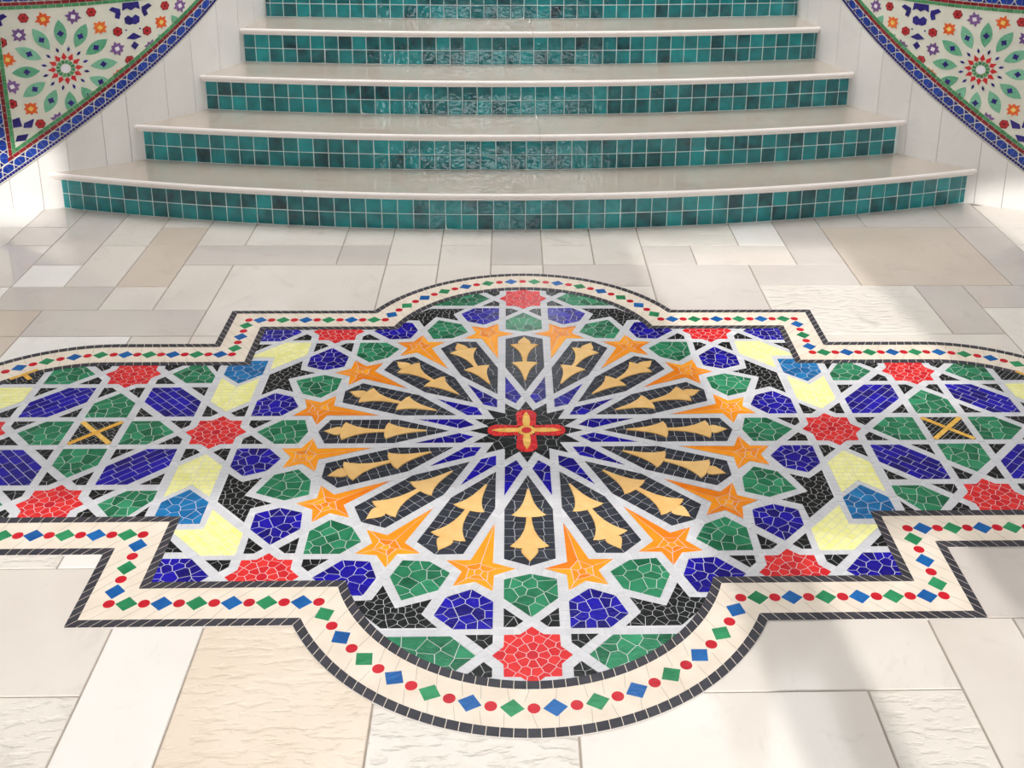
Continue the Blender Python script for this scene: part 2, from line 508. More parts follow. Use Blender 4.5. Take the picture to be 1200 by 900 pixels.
# ------------------------------------------------------------------ the hall behind the camera and the landing
def pierced_wall(nm, xs, zs, holes, y0, y1, m):
    """a wall with openings, one closed mesh; holes as (x0, x1, z0, z1)"""
    solid = {}
    for i in range(len(xs) - 1):
        for j in range(len(zs) - 1):
            cx, cz = (xs[i] + xs[i + 1]) / 2, (zs[j] + zs[j + 1]) / 2
            solid[i, j] = not any(h[0] < cx < h[1] and h[2] < cz < h[3] for h in holes)
    V, F, idx = [], [], {}
    def vid(i, j, k):
        if (i, j, k) not in idx:
            idx[i, j, k] = len(V)
            V.append((xs[i], (y0, y1)[k], zs[j]))
        return idx[i, j, k]
    for (i, j), s in solid.items():
        if not s: continue
        F.append((vid(i, j, 0), vid(i + 1, j, 0), vid(i + 1, j + 1, 0), vid(i, j + 1, 0)))
        F.append((vid(i, j + 1, 1), vid(i + 1, j + 1, 1), vid(i + 1, j, 1), vid(i, j, 1)))
        if not solid.get((i - 1, j)): F.append((vid(i, j, 0), vid(i, j + 1, 0), vid(i, j + 1, 1), vid(i, j, 1)))
        if not solid.get((i + 1, j)): F.append((vid(i + 1, j + 1, 0), vid(i + 1, j, 0), vid(i + 1, j, 1), vid(i + 1, j + 1, 1)))
        if not solid.get((i, j - 1)): F.append((vid(i + 1, j, 0), vid(i, j, 0), vid(i, j, 1), vid(i + 1, j, 1)))
        if not solid.get((i, j + 1)): F.append((vid(i, j + 1, 0), vid(i + 1, j + 1, 0), vid(i + 1, j + 1, 1), vid(i, j + 1, 1)))
    return tag(mesh_obj(nm, V, F, m), kind='structure')

HOLES = [(-1.55, 0.99, 2.17, 2.85), (1.22, 1.70, 2.17, 2.72), (1.22, 2.18, 3.06, 4.0), (3.05, 3.6, 3.9, 4.4), (-1.95, -1.45, 4.1, 4.6)]
pierced_wall('wall_back', sorted({-4.5, 4.5, *[h[0] for h in HOLES], *[h[1] for h in HOLES]}),
             sorted({0.0, 5.0, *[h[2] for h in HOLES], *[h[3] for h in HOLES]}), HOLES, -5.08, -5.0, M['plaster'])
H2 = [(-0.05, 0.45, 1.9, 3.4)]
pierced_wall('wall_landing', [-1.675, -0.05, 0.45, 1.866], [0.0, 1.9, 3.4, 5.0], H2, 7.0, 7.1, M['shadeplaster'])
for k, (h, y, sg) in enumerate([(h, -5.0, 1) for h in HOLES] + [(H2[0], 7.0, -1)]):
    # window portals: they give no light, they only steer the sampling of the sky through each opening
    pl_ = bpy.data.lights.new('window_portal', 'AREA')
    pl_.shape = 'RECTANGLE'
    pl_.size, pl_.size_y = h[1] - h[0], h[3] - h[2]
    pl_.cycles.is_portal = True
    po = bpy.data.objects.new('window_portal', pl_)
    COL.objects.link(po)
    po.location = ((h[0] + h[1]) / 2, y, (h[2] + h[3]) / 2)
    po.rotation_euler = (sg * PI / 2, 0, 0)
wall_run('wall_side_left', -4.6, -4.5, -5.08, 4.7, 5.0, M['plaster'])
wall_run('wall_side_right', 4.5, 4.6, -5.08, 4.7, 5.0, M['plaster'])
wall_run('wall_skyblock_left', -4.5, -1.675, 4.6, 4.7, 5.0, M['shadeplaster'])  # added unseen wall, keeps sky from leaking in behind the drum
wall_run('wall_skyblock_right', 1.866, 4.5, 4.6, 4.7, 5.0, M['shadeplaster'])  # its added counterpart, blocks the sky behind the right drum
tag(box('ceiling', -4.6, 4.6, -5.08, 7.1, 5.0, 5.1, M['plaster']), kind='structure')

# ------------------------------------------------------------------ stairs
ENDS = [((-2.295, 2.074), 1.7674, (2.283, 2.146)), ((-1.887, 2.256), 2.1022, (1.986, 2.38)), ((-1.647, 2.531), 2.437, (1.80, 2.657)),
        ((-1.502, 2.82), 2.7717, (1.673, 2.944)), ((-1.417, 3.13), 3.1065, (1.602, 3.245))]
XC = [0.0, 0.03, 0.05, 0.06, 0.07]
SEAM = [[-1.025, 1.187], [0.094], [-0.987, 1.184], [0.067], [-0.95, 1.15]]
LAB = ['lowest and widest curved stair step, cream marble tread over teal tiles',
       'second stair step up from the floor, cream marble tread over a teal tiled riser',
       'third stair step up from the floor, cream marble tread over a teal tiled riser',
       'fourth stair step up from the floor, cream marble tread over a teal tiled riser',
       'topmost stair step in view, fifth up from the floor, teal tiled riser']
TW = 0.0753
tile_me = None

def circ3(a, b, c):
    ax, ay = a; bx, by = b; cx, cy = c
    d = 2 * (ax * (by - cy) + bx * (cy - ay) + cx * (ay - by))
    ux = ((ax * ax + ay * ay) * (by - cy) + (bx * bx + by * by) * (cy - ay) + (cx * cx + cy * cy) * (ay - by)) / d
    uy = ((ax * ax + ay * ay) * (cx - bx) + (bx * bx + by * by) * (ax - cx) + (cx * cx + cy * cy) * (bx - ax)) / d
    return ux, uy, math.hypot(ax - ux, ay - uy)

def tile_mesh():
    """a pillowed glazed tile, front towards -y, centred on the origin"""
    a, b, h = TW / 2 - 0.0020, 0.0765 / 2 - 0.0020, 0.007
    lev = [(0.0, 0.0), (0.0, -h + 0.0012), (0.0010, -h + 0.0004), (0.004, -h)]
    V, F = [], []
    for ins, y in lev:
        V += [(-a + ins, y, -b + ins), (a - ins, y, -b + ins), (a - ins, y, b - ins), (-a + ins, y, b - ins)]
    for k in range(3):
        for i in range(4):
            j = (i + 1) % 4
            F.append((4 * k + i, 4 * k + j, 4 * k + 4 + j, 4 * k + 4 + i))
    F.append((12, 13, 14, 15))
    me = bpy.data.meshes.new('riser_tile')
    me.from_pydata(V, [], F)
    me.materials.append(M['teal'])
    return me

def in_wall(x, y):
    for W in (WL, WR):
        cx_, cy_ = W['c']
        if math.hypot(x - cx_, y - cy_) < W['R'] + 0.001: return True
        if y > cy_ and (x < cx_ + W['R'] + 0.001 if W is WL else x > cx_ - W['R'] - 0.001): return True
    return False

tile_me = tile_mesh()
for i, (l, yc, r) in enumerate(ENDS):
    cx, cy, R = circ3(l, (XC[i], yc), r)
    zb, zt = i * STEP_H, (i + 1) * STEP_H
    thk, over = 0.0348, 0.0335
    at = lambda s, off: (cx + (R + off) * math.sin(s / R), cy - (R + off) * math.cos(s / R))
    s_of = lambda x: R * math.asin((x - cx) / R)
    def reach(off, sg):
        """how far along the step's arc the wall lets it run"""
        s = 0.5
        while not in_wall(*at(sg * s, off)) and s < 4.0: s += 0.01
        lo, hi = s - 0.01, s
        for _ in range(16):
            m = (lo + hi) / 2
            if in_wall(*at(sg * m, off)): hi = m
            else: lo = m
        return sg * lo
    # riser body (grout behind the tiles)
    V, F = [], []
    n = 40
    for k in range(n + 1):
        a, b = [at(reach(of, -1) + (reach(of, 1) - reach(of, -1)) * k / n, of) for of in (0.0008, -0.30)]
        V += [(a[0], a[1], zb), (a[0], a[1], zt - 0.02), (b[0], b[1], zt - 0.02), (b[0], b[1], zb)]
    for k in range(n):
        a, b = 4 * k, 4 * k + 4
        F += [(a, b, b + 1, a + 1), (a + 1, b + 1, b + 2, a + 2), (a + 2, b + 2, b + 3, a + 3), (a + 3, b + 3, b, a)]
    F += [(0, 1, 2, 3), (4 * n + 3, 4 * n + 2, 4 * n + 1, 4 * n)]
    st = tag(mesh_obj('stair_step', V, F, M['tgrout']), LAB[i], 'stair step', 'curved steps of the staircase')
    # tread slabs with a rounded nosing
    prof = [(-0.46, zt), (over - 0.012, zt), (over - 0.005, zt - 0.002), (over - 0.001, zt - 0.006), (over, zt - 0.012), (over - 0.001, zt - 0.018),
            (over - 0.006, zt - 0.022), (over - 0.010, zt - 0.0235), (over - 0.010, zt - 0.029), (over - 0.016, zt - thk), (-0.02, zt - thk)]
    cuts = [None] + [s_of(x) for x in SEAM[i]] + [None]
    ends = {of: (reach(of, -1), reach(of, 1)) for of, z in prof}
    for a, b in zip(cuts[:-1], cuts[1:]):
        V, F = [], []
        n = 24
        m_ = len(prof)
        for k in range(n + 1):
            for off, z in prof:
                a_s = ends[off][0] if a is None else a + 0.0006
                b_s = ends[off][1] if b is None else b - 0.0006
                q = at(a_s + (b_s - a_s) * k / n, off)
                V.append((q[0], q[1], z))
        for k in range(n):
            for j in range(m_ - 1):
                F.append((k * m_ + j, k * m_ + j + 1, (k + 1) * m_ + j + 1, (k + 1) * m_ + j))
        F.append(tuple(range(m_)))
        F.append(tuple(reversed(range(n * m_, (n + 1) * m_))))
        F = [tuple(reversed(f)) for f in F]
        o = mesh_obj('tread_slab', V, F, M['tread'], st)
        o.data.materials.append(M['nose'])
        for pl in o.data.polygons:
            if abs(pl.normal.z) < 0.97 or pl.center.z < zt - 0.01:
                pl.material_index = 1
    # tiles
    sl_, sr_ = reach(0.0, -1), reach(0.0, 1)
    ncol = int((sr_ - sl_) / TW) + 4
    s0 = s_of(XC[i]) - TW * (ncol / 2) + (0.02, 0.035, -0.01, 0.015, 0.03)[i]
    for c in range(ncol):
        s = s0 + (c + 0.5) * TW
        e0, e1 = max(s - TW / 2, sl_), min(s + TW / 2, sr_)
        if e1 - e0 < 0.012:
            continue
        s = (e0 + e1) / 2
        for rw in range(2):
            q = at(s, -0.0045)
            o = bpy.data.objects.new('riser_tile', tile_me)
            COL.objects.link(o)
            o.parent = st
            o.scale = ((e1 - e0) / TW, 1, 1)
            o.location = (q[0], q[1], zb + 0.0765 * (rw + 0.5) + 0.0004)
            o.rotation_euler = (R_(random.gauss(0, 0.7)), 0, s / R + R_(random.gauss(0, 0.7)))
# landing behind the top step
tag(box('floor_landing', -1.45, 1.63, 3.45, 7.05, 0.70, 5 * STEP_H, M['tread']), kind='structure')

# ------------------------------------------------------------------ floor medallion: the outline
A_, B_, C_, YC, RC, XE = 1.1544, 0.8893, 0.6088, 0.579, 0.670, 1.5

def border(d):
    """the outline moved in by d as 16 runs: ('L', p, q) or ('A', centre, r, a0, a1), counter-clockwise from the right arm's lower corner"""
    a, b, c, r, re = A_ - d, B_ - d, C_ - d, RC - d, C_ - d
    j = math.sqrt(r * r - (b - YC) ** 2)
    t = math.atan2(b - YC, j)
    return [('L', (a, -c), (XE, -c), 5), ('A', (XE, 0), re, -PI / 2, PI / 2, 18), ('L', (XE, c), (a, c), 5), ('L', (a, c), (a, b), 3),
            ('L', (a, b), (j, b), 6), ('A', (0, YC), r, t, PI - t, 14), ('L', (-j, b), (-a, b), 6), ('L', (-a, b), (-a, c), 3),
            ('L', (-a, c), (-XE, c), 5), ('A', (-XE, 0), re, PI / 2, 3 * PI / 2, 18), ('L', (-XE, -c), (-a, -c), 5), ('L', (-a, -c), (-a, -b), 3),
            ('L', (-a, -b), (-j, -b), 6), ('A', (0, -YC), r, PI + t, 2 * PI - t, 14), ('L', (j, -b), (a, -b), 6), ('L', (a, -b), (a, -c), 3)]

def on(run, t):
    if run[0] == 'L':
        p, q = run[1], run[2]
        return (p[0] + (q[0] - p[0]) * t, p[1] + (q[1] - p[1]) * t)
    a = run[3] + (run[4] - run[3]) * t
    return (run[1][0] + run[2] * math.cos(a), run[1][1] + run[2] * math.sin(a))

def run_len(run):
    if run[0] == 'L':
        return math.hypot(run[2][0] - run[1][0], run[2][1] - run[1][1])
    return run[2] * abs(run[4] - run[3])

def outline(d, k=40):
    pts = []
    for run in border(d):
        n = 1 if run[0] == 'L' else k
        pts += [on(run, i / n) for i in range(n)]
    return pts

v, f = prism(outline(0.0005), -0.02, 0.0010)
med = mesh_obj('floor_medallion', v, f, M['bed'])
med['kind'] = 'thing'
tag(med, 'large lobed floor mosaic medallion with a sixteen-petal rosette and beaded cream border', 'mosaic')
Z_BED, Z_STRAP, Z_T, Z_BAND, Z_BT = 0.0025, 0.0024, 0.0030, 0.0034, 0.0038

# ------------------------------------------------------------------ medallion: cells
CELLS = []           # (name, colour, polygon, style)
def cell(name, colour, p, style):
    CELLS.append((name, colour, ccw(p), style))

RHO, HW = 0.0833, 0.01275
a_, b_ = RHO - HW, RHO + HW
s225, c225 = math.sin(R_(22.5)), math.cos(R_(22.5))
# centre star
star16 = []
for k in range(16):
    for r, t in ((a_ / s225, 22.5 * k), (a_ / math.sin(R_(33.75)), 22.5 * k + 11.25)):
        star16.append((r * math.cos(R_(t)), r * math.sin(R_(t))))
cell('centre_star', 'black', star16, ('vor', 70))
# kites and petals and orange stars and green hexagons, sixteen of each
kx = a_ + b_ * math.sqrt(2)
kt = math.hypot(kx, a_), math.atan2(a_, kx) - R_(11.25)
kite = [(a_ / math.sin(R_(11.25)), 0), (kt[0] * math.cos(kt[1]), kt[0] * math.sin(kt[1])), (b_ / math.sin(R_(33.75)), 0),
        (kt[0] * math.cos(kt[1]), -kt[0] * math.sin(kt[1]))]
px_ = (b_ + a_ * c225) / s225
petal = [(b_ / s225, 0), (px_, -a_), (0.6430, -a_), (0.6733, 0), (0.6430, a_), (px_, a_)]
pol = lambda L: [(r * math.cos(R_(t)), r * math.sin(R_(t))) for r, t in L]
orange = pol([(0.4953, 0), (0.6653, 2.7), (0.685, 8.08), (0.7165, 3.57), (0.778, 4.0), (0.7495, 0), (0.778, -4.0), (0.7165, -3.57), (0.685, -8.08), (0.6653, -2.7)])
green = [(0.704, 0), (0.726, 0.0708), (0.800, 0.0708), (0.870, 0), (0.800, -0.0708), (0.726, -0.0708)]
for k in range(16):
    cell('lotus_petal', 'slate', rot(petal, R_(22.5 * k)), ('petal', R_(22.5 * k)))
for k in range(16):
    cell('blue_kite', 'blue', rot(kite, R_(22.5 * k + 11.25)), ('vor', 6))
for k in range(16):
    cell('orange_star', 'orange', rot(orange, R_(22.5 * k + 11.25)), ('star5', rot([(0.7115, 0)], R_(22.5 * k + 11.25))[0], R_(22.5 * k + 11.25)))
for k in range(16):
    cell('green_hexagon', 'green', rot(green, R_(22.5 * k)), ('vor', 15))
bluep = [(0.7623, 0.1539), (0.7924, 0.2196), (0.8597, 0.2472), (0.9103, 0.1957), (0.9103, 0.0960), (0.8106, 0.0960)]
for k in range(8):
    for m in (1, -1):
        cell('blue_hexagon', 'blue', rot([(x, y * m) for x, y in bluep], R_(45 * k)), ('ring', 10))
bat = pol([(0.8375, -4.9), (0.9005, 0), (0.8375, 4.9), (0.8985, 4.55), (0.934, 8.05), (0.9786, 0), (0.934, -8.05), (0.8985, -4.55)])
for k in range(8):
    cell('black_wing', 'black', rot(bat, R_(45 * k + 22.5)), ('vor', 38))
# red stars with their eight black triangles
C8 = math.cos(R_(67.5))
stars = [(math.cos(R_(45 * k)), math.sin(R_(45 * k))) for k in range(8)]
stars += [(sx * (1 + C8), sy * C8) for sx in (1, -1) for sy in (1, -1)] + [(sx * (1 + 2 * C8), 0) for sx in (1, -1)]
sq = 0.0705
star8 = []
for k in range(8):
    star8.append((sq * math.sqrt(2) * 0.985 * math.cos(R_(45 * k)), sq * math.sqrt(2) * 0.985 * math.sin(R_(45 * k))))
    rr = sq / math.cos(R_(22.5))
    star8.append((rr * math.cos(R_(45 * k + 22.5)), rr * math.sin(R_(45 * k + 22.5))))
tri = [(0.166, 0.0705), (0.0957, 0.0705), (0.0957, 0.0415), (0.117, 0.0200)]
for c in stars:
    cell('red_star', 'red', [(c[0] + x, c[1] + y) for x, y in star8], ('star8', c))
    for sx in (1, -1):
        for sy in (1, -1):
            for sw in (0, 1):
                p = [(c[0] + sx * (y if sw else x), c[1] + sy * (x if sw else y)) for x, y in tri]
                cell('black_triangle', 'black', p, ('vor', 4))
# green lobes beside the front and back stars
for sy in (1, -1):
    for sx in (1, -1):
        cell('green_lobe', 'green', [(sx * x, sy * (1 + y)) for x, y in ((0.136, 0), (0.2, 0.067), (0.42, 0.067), (0.42, -0.067), (0.2, -0.067))], ('vor', 22))
# yellow chevrons, sky-blue houses and the small corner pieces
chev = [(0.126, 0), (0.193, 0.067), (0.352, 0.067), (0.290, 0), (0.352, -0.067), (0.193, -0.067)]
for sx in (1, -1):
    for sy in (1, -1):
        fl = lambda L: [(sx * x, sy * y) for x, y in L]
        cell('yellow_chevron', 'yellow', fl([(1 + e, t) for t, e in chev]), ('bricks', 0, 0.030, 0.020))
        q = math.sqrt(0.5)
        cell('yellow_chevron', 'yellow', fl([(q + q * t + q * e, q - q * t + q * e) for t, e in chev]), ('bricks', R_(-45) * sx * sy, 0.030, 0.020))
        cell('sky_blue_house', 'sky', fl([(1.0, 0.312), (1.066, 0.376), (1.066, 0.478), (0.928, 0.478), (0.928, 0.376)]), ('vor', 18))
        cell('corner_blue', 'blue', fl([(0.845, 0.703), (0.911, 0.629), (1.0, 0.629), (1.0, 0.77), (0.905, 0.77)]), ('ring', 10))
        cell('black_triangle', 'black', fl([(0.992, 0.548), (0.992, 0.6035), (0.940, 0.6035)]), ('vor', 3))
        cell('black_triangle', 'black', fl([(1.093, 0.394), (1.093, 0.47), (1.14, 0.47)]), ('vor', 3))
        # arms
        cell('green_arm_hexagon', 'green', fl([(1.2475, 0.3827), (1.182, 0.3175), (1.0915, 0.3175), (1.0915, 0.366), (1.155, 0.462), (1.18, 0.462)]), ('vor', 14))
hexb = [(-0.0957, 0.0957), (0, 0.0957), (0.0957, 0), (0.0957, -0.0957), (0, -0.0957), (-0.0957, 0)]
kg = [(0.25, 0), (0.183, 0.0695), (0.092, 0.0695), (0.092, -0.0695), (0.183, -0.0695)]
for sx in (1, -1):
    for n_, sgn in ((0.5, -1), (1.5, 1), (2.5, -1)):
        for sy in (1, -1):
            c = (1 + n_ * C8, 0.5 * C8)
            cell('long_blue_hexagon', 'blue', [(sx * (c[0] + x), sy * (c[1] + sgn * y)) for x, y in hexb], ('bricks', R_(45) * (1 if -sgn * sx * sy > 0 else -1), 0.052, 0.030))
    for n_, sgn in ((0.5, -1), (1.5, 1), (2.5, -1)):
        for sy in (1, -1):
            for e in (1, -1):                              # black triangles in the two cut corners of each long hexagon
                c = (1 + n_ * C8, 0.5 * C8)
                tr = [(e * x, e * y) for x, y in ((0.0957, 0.0361), (0.0957, 0.0957), (0.0361, 0.0957))]
                cell('black_triangle', 'black', [(sx * (c[0] + x), sy * (c[1] + sgn * y)) for x, y in tr], ('vor', 4))
    for cx_, cy_ in ((1 + C8, 0.0), (1 + 2 * C8, C8), (1 + 2 * C8, -C8), (1 + 3 * C8, 0.0)):
        c = (sx * cx_, cy_)
        cell('cross_square', 'black', [(c[0] + x * 0.068, c[1] + y * 0.068) for x, y in ((1, 1), (-1, 1), (-1, -1), (1, -1))], ('cross', c))
        for k in range(4):
            d = (round(math.cos(k * PI / 2)), round(math.sin(k * PI / 2)))
            if cy_ != 0 and d[1] * cy_ > 0: continue
            yel = cy_ != 0 and d[0] == 0
            cell('yellow_house' if yel else 'green_kite', 'yellow' if yel else 'green', rot(kg, k * PI / 2, c), ('bricks', 0, 0.03, 0.02) if yel else ('vor', 15))

# convex regions that make up the field inside the border
def field_parts(d):
    a, b, c, r = A_ - d, B_ - d, C_ - d, RC - d
    caps = [(XE + c * math.cos(R_(t)), c * math.sin(R_(t))) for t in range(-90, 91, 6)]
    caps += [(-XE - c * math.cos(R_(t)), -c * math.sin(R_(t))) for t in range(-90, 91, 6)]
    return [[(-a, -b), (a, -b), (a, b), (-a, b)], circle((0, YC), r, 72), circle((0, -YC), r, 72), caps]
FIELD = field_parts(0.150)

def rects(p, ang, w, h):
    """courses of bricks over polygon p, rows along ang"""
    out = []
    c = centroid(p)
    q = rot([(x - c[0], y - c[1]) for x, y in p], -ang)
    x0, x1 = min(k[0] for k in q), max(k[0] for k in q)
    y0, y1 = min(k[1] for k in q), max(k[1] for k in q)
    j = 0
    y = y0
    n = max(1, round((y1 - y0) / h)); hh = (y1 - y0) / n
    for j in range(n):
        x = x0 - (w * 0.5 if j % 2 else 0) - random.random() * w * 0.2
        while x < x1:
            ww = w * random.uniform(0.8, 1.2)
            r = clip_convex(q, [(x, y0 + j * hh), (x + ww, y0 + j * hh), (x + ww, y0 + (j + 1) * hh), (x, y0 + (j + 1) * hh)])
            if len(r) > 2 and abs(area(r)) > 2e-5:
                out.append([(k[0] + c[0], k[1] + c[1]) for k in rot(r, ang)])
            x += ww
    return out

def seeds_in(p, n):
    xs = [k[0] for k in p]; ys = [k[1] for k in p]
    out = []
    while len(out) < n:
        best, bd = None, -1
        for _ in range(14):
            for _t in range(60):
                q = (random.uniform(min(xs), max(xs)), random.uniform(min(ys), max(ys)))
                if inside(p, q): break
            d = min([math.hypot(q[0] - s[0], q[1] - s[1]) for s in out] or [9])
            if d > bd: best, bd = q, d
        out.append(best)
    return out

def voronoi(p, seeds):
    out = []
    for i, s in enumerate(seeds):
        q = p
        for j, t in enumerate(seeds):
            if i == j: continue
            a, b = t[0] - s[0], t[1] - s[1]
            c = (t[0] ** 2 + t[1] ** 2 - s[0] ** 2 - s[1] ** 2) / 2
            q = clip(q, a, b, c)
            if len(q) < 3: break
        if len(q) > 2:
            out.append(q)
    return out

def tess(p, style):
    k = style[0]
    if k == 'vor':
        return voronoi(p, seeds_in(p, style[1]))
    if k == 'ring':
        ins = inset(p, 0.011)
        sd = []
        for i in range(len(p)):
            (x0, y0), (x1, y1) = ins[i - 1], ins[i]
            n = max(1, round(math.hypot(x1 - x0, y1 - y0) / 0.026))
            sd += [(x0 + (x1 - x0) * (t + 0.5) / n, y0 + (y1 - y0) * (t + 0.5) / n) for t in range(n)]
        return voronoi(p, sd + seeds_in(inset(p, 0.024), style[1] - 4))
    if k == 'bricks' and len(p) == 6:
        for i in range(6):                                # a chevron: course each arm on its own
            A, B, D = p[i - 1], p[i], p[(i + 1) % 6]
            if (B[0] - A[0]) * (D[1] - B[1]) - (B[1] - A[1]) * (D[0] - B[0]) < -1e-9:
                E = p[(i + 3) % 6]
                n_ = (E[1] - B[1], B[0] - E[0])
                c = n_[0] * B[0] + n_[1] * B[1]
                return rects(clean(clip(p, n_[0], n_[1], c)), *style[1:]) + rects(clean(clip(p, -n_[0], -n_[1], -c)), *style[1:])
    if k == 'bricks':
        return rects(p, style[1], style[2], style[3])
    if k == 'star8':
        c = style[1]
        sd = [c]
        for r, n, o in ((0.030, 8, 0.0), (0.055, 12, 0.2), (0.080, 16, 0.0)):
            sd += [(c[0] + r * math.cos(2 * PI * i / n + o + random.uniform(-.08, .08)), c[1] + r * math.sin(2 * PI * i / n + o)) for i in range(n)]
        return voronoi(p, sd)
    if k == 'star5':
        c, a0 = style[1], style[2]
        sd = [c]
        tips = [p[i] for i in (0, 2, 4, 6, 8)]
        for t in tips:
            L = math.hypot(t[0] - c[0], t[1] - c[1])
            for fr in ((0.30, 0.55, 0.8) if L > 0.1 else (0.45, 0.78)):
                sd.append((c[0] + (t[0] - c[0]) * fr + random.uniform(-.003, .003), c[1] + (t[1] - c[1]) * fr + random.uniform(-.003, .003)))
        return voronoi(p, sd)
    if k == 'petal':
        a0 = style[1]
        sd = []
        for i in range(13):
            u = 0.275 + i * 0.0315
            wdt = 0.052 if u > 0.40 else 0.052 * (u - 0.24) / 0.16
            for s in (1, -1):
                sd.append((u + random.uniform(-.005, .005), s * (wdt * 0.45 + random.uniform(0, 0.004))))
                if 0.38 < u < 0.645:
                    sd.append((u + random.uniform(-.006, .006), s * (wdt + 0.004)))
        return voronoi(p, rot(sd, a0))
    if k == 'cross':
        return rects(p, R_(45), 0.021, 0.0165)
    return [p]

# outlines of lotus flowers on each petal: (radius, half width)
CUP1 = [(0.325, 0.003), (0.36, 0.009), (0.39, 0.0155), (0.418, 0.026), (0.438, 0.038), (0.451, 0.049), (0.458, 0.030), (0.461, 0.0)]
CUP2 = [(0.459, 0.0075), (0.49, 0.0095), (0.52, 0.0145), (0.55, 0.025), (0.573, 0.039), (0.591, 0.0535), (0.598, 0.034), (0.602, 0.0)]
BUD = [(0.600, 0.019), (0.607, 0.0235), (0.618, 0.0225), (0.632, 0.015), (0.655, 0.0)]
def sym(L):
    up = [(r, w_) for r, w_ in L]
    dn = [(r, -w_) for r, w_ in reversed(L) if w_ > 0]
    return up + dn

# build the cells: a grout bed each, its tesserae sorted by how large they show
POOL = {}
for name, colour, p, style in CELLS:
    cc = centroid(p)
    best = max((clip_convex(p, F_) for F_ in FIELD), key=lambda q: abs(area(q)) if len(q) > 2 else 0)
    if len(best) < 3 or abs(area(best)) < 1e-4:
        continue
    bed = piece(name, clean(best), 0.0006, Z_BED, M['bed'], med)
    for t in tess(p, style):
        t = clean(ccw(t))
        if len(t) < 3 or abs(area(t)) < 1.2e-5: continue
        if not any(in_outline(x, y, 0.160) for x, y in t) or not all(in_outline(x, y, 0.022) for x, y in t): continue
        t2 = clean(inset(t, 0.0007 if colour in ('black', 'slate') else 0.0009))
        if len(t2) < 3 or area(t2) < 6e-6: continue
        POOL.setdefault(colour, []).append((px_size(t2), t2, bed))
    if style[0] == 'petal':
        for nm, prof in (('gold_cup', CUP1), ('gold_cup', CUP2), ('gold_bud', BUD)):
            piece(nm, rot(sym(prof), style[1]), Z_BED, 0.0062, M['gold'], bed, None, 0.0016)
    if style[0] == 'star8' and in_outline(*style[1], 0.166):
        piece('star_centre', circle(style[1], 0.0125, 14), Z_BED, Z_T + 0.0005, M['dot'], bed)
    if style[0] == 'cross':
        for a in (45, 135):
            for sg in ((1,) if a == 45 else (1, -1)):
                L = 0.092 if in_outline(style[1][0], style[1][1], 0.2) else 0.05
                bar = [(-L, -0.0085), (L, -0.0085), (L, 0.0085), (-L, 0.0085)] if a == 45 else [(0.009, -0.0085), (L, -0.0085), (L, 0.0085), (0.009, 0.0085)]
                bp = rot(bar, R_(a) + (PI if sg < 0 else 0), style[1])
                if in_outline(*bp[0], 0.13) and in_outline(*bp[1], 0.13):
                    piece('gold_bar', bp, Z_BED, 0.0042, M['goldglass'], bed, None, 0.001)

ONE = {'red': 'red_tessera', 'orange': 'orange_tessera', 'green': 'green_tessera', 'blue': 'blue_tessera', 'black': 'black_tessera', 'slate': 'slate_tessera', 'yellow': 'yellow_tessera', 'sky': 'sky_tessera'}
for colour, L in POOL.items():
    L.sort(key=lambda q: -q[0])
    rest = {}
    for k, (s, t, bed) in enumerate(L):
        if k < 300 and s >= 6.0:
            piece(ONE[colour], t, Z_BED - 0.0004, Z_T + random.uniform(-1, 1) * 1.5e-4, M[colour], bed)
        else:
            rest.setdefault(bed, []).append(t)
    for bed, ts in rest.items():
        tag(joined(ONE[colour].replace('tessera', 'tesserae'), ts, Z_BED - 0.0004, Z_T, M[colour], bed, None, 0.00015), kind='stuff')

# the red and gold cross at the centre
cr = piece('centre_cross', circle((0, 0), 0.030, 18), Z_T - 0.001, Z_T + 0.0006, M['goldglass'], med)
for k in range(4):
    lobe = [(0.026, 0.030)] + [(0.092 + 0.0355 * math.cos(R_(t)), 0.0355 * math.sin(R_(t))) for t in range(80, -81, -16)] + [(0.026, -0.030)]
    for i, q in enumerate(rects(ccw(lobe), R_(90), 0.034, 0.0165)):
        q = clean(inset(clean(ccw(q)), 0.0006))
        if len(q) > 2 and area(q) > 8e-6:
            piece('red_petal_tile', rot(q, R_(90 * k)), Z_BED, Z_T + 0.0008 + random.uniform(-2, 2) * 1e-4, M['red'], cr)
    core = [(0.024, -0.010), (0.055, -0.0125), (0.088, -0.010), (0.114, 0), (0.088, 0.010), (0.055, 0.0125), (0.024, 0.010)]
    for q in rects(ccw(core), R_(90), 0.05, 0.0155):
        q = clean(ccw(q))
        if len(q) > 2 and area(q) > 8e-6:
            piece('gold_core_tile', rot(q, R_(90 * k)), Z_BED, Z_T + 0.0018 + random.uniform(-2, 2) * 1e-4, M['goldglass'], cr)
piece('red_centre', circle((0, 0), 0.0165, 14), Z_T, Z_T + 0.0020, M['dot'], cr)

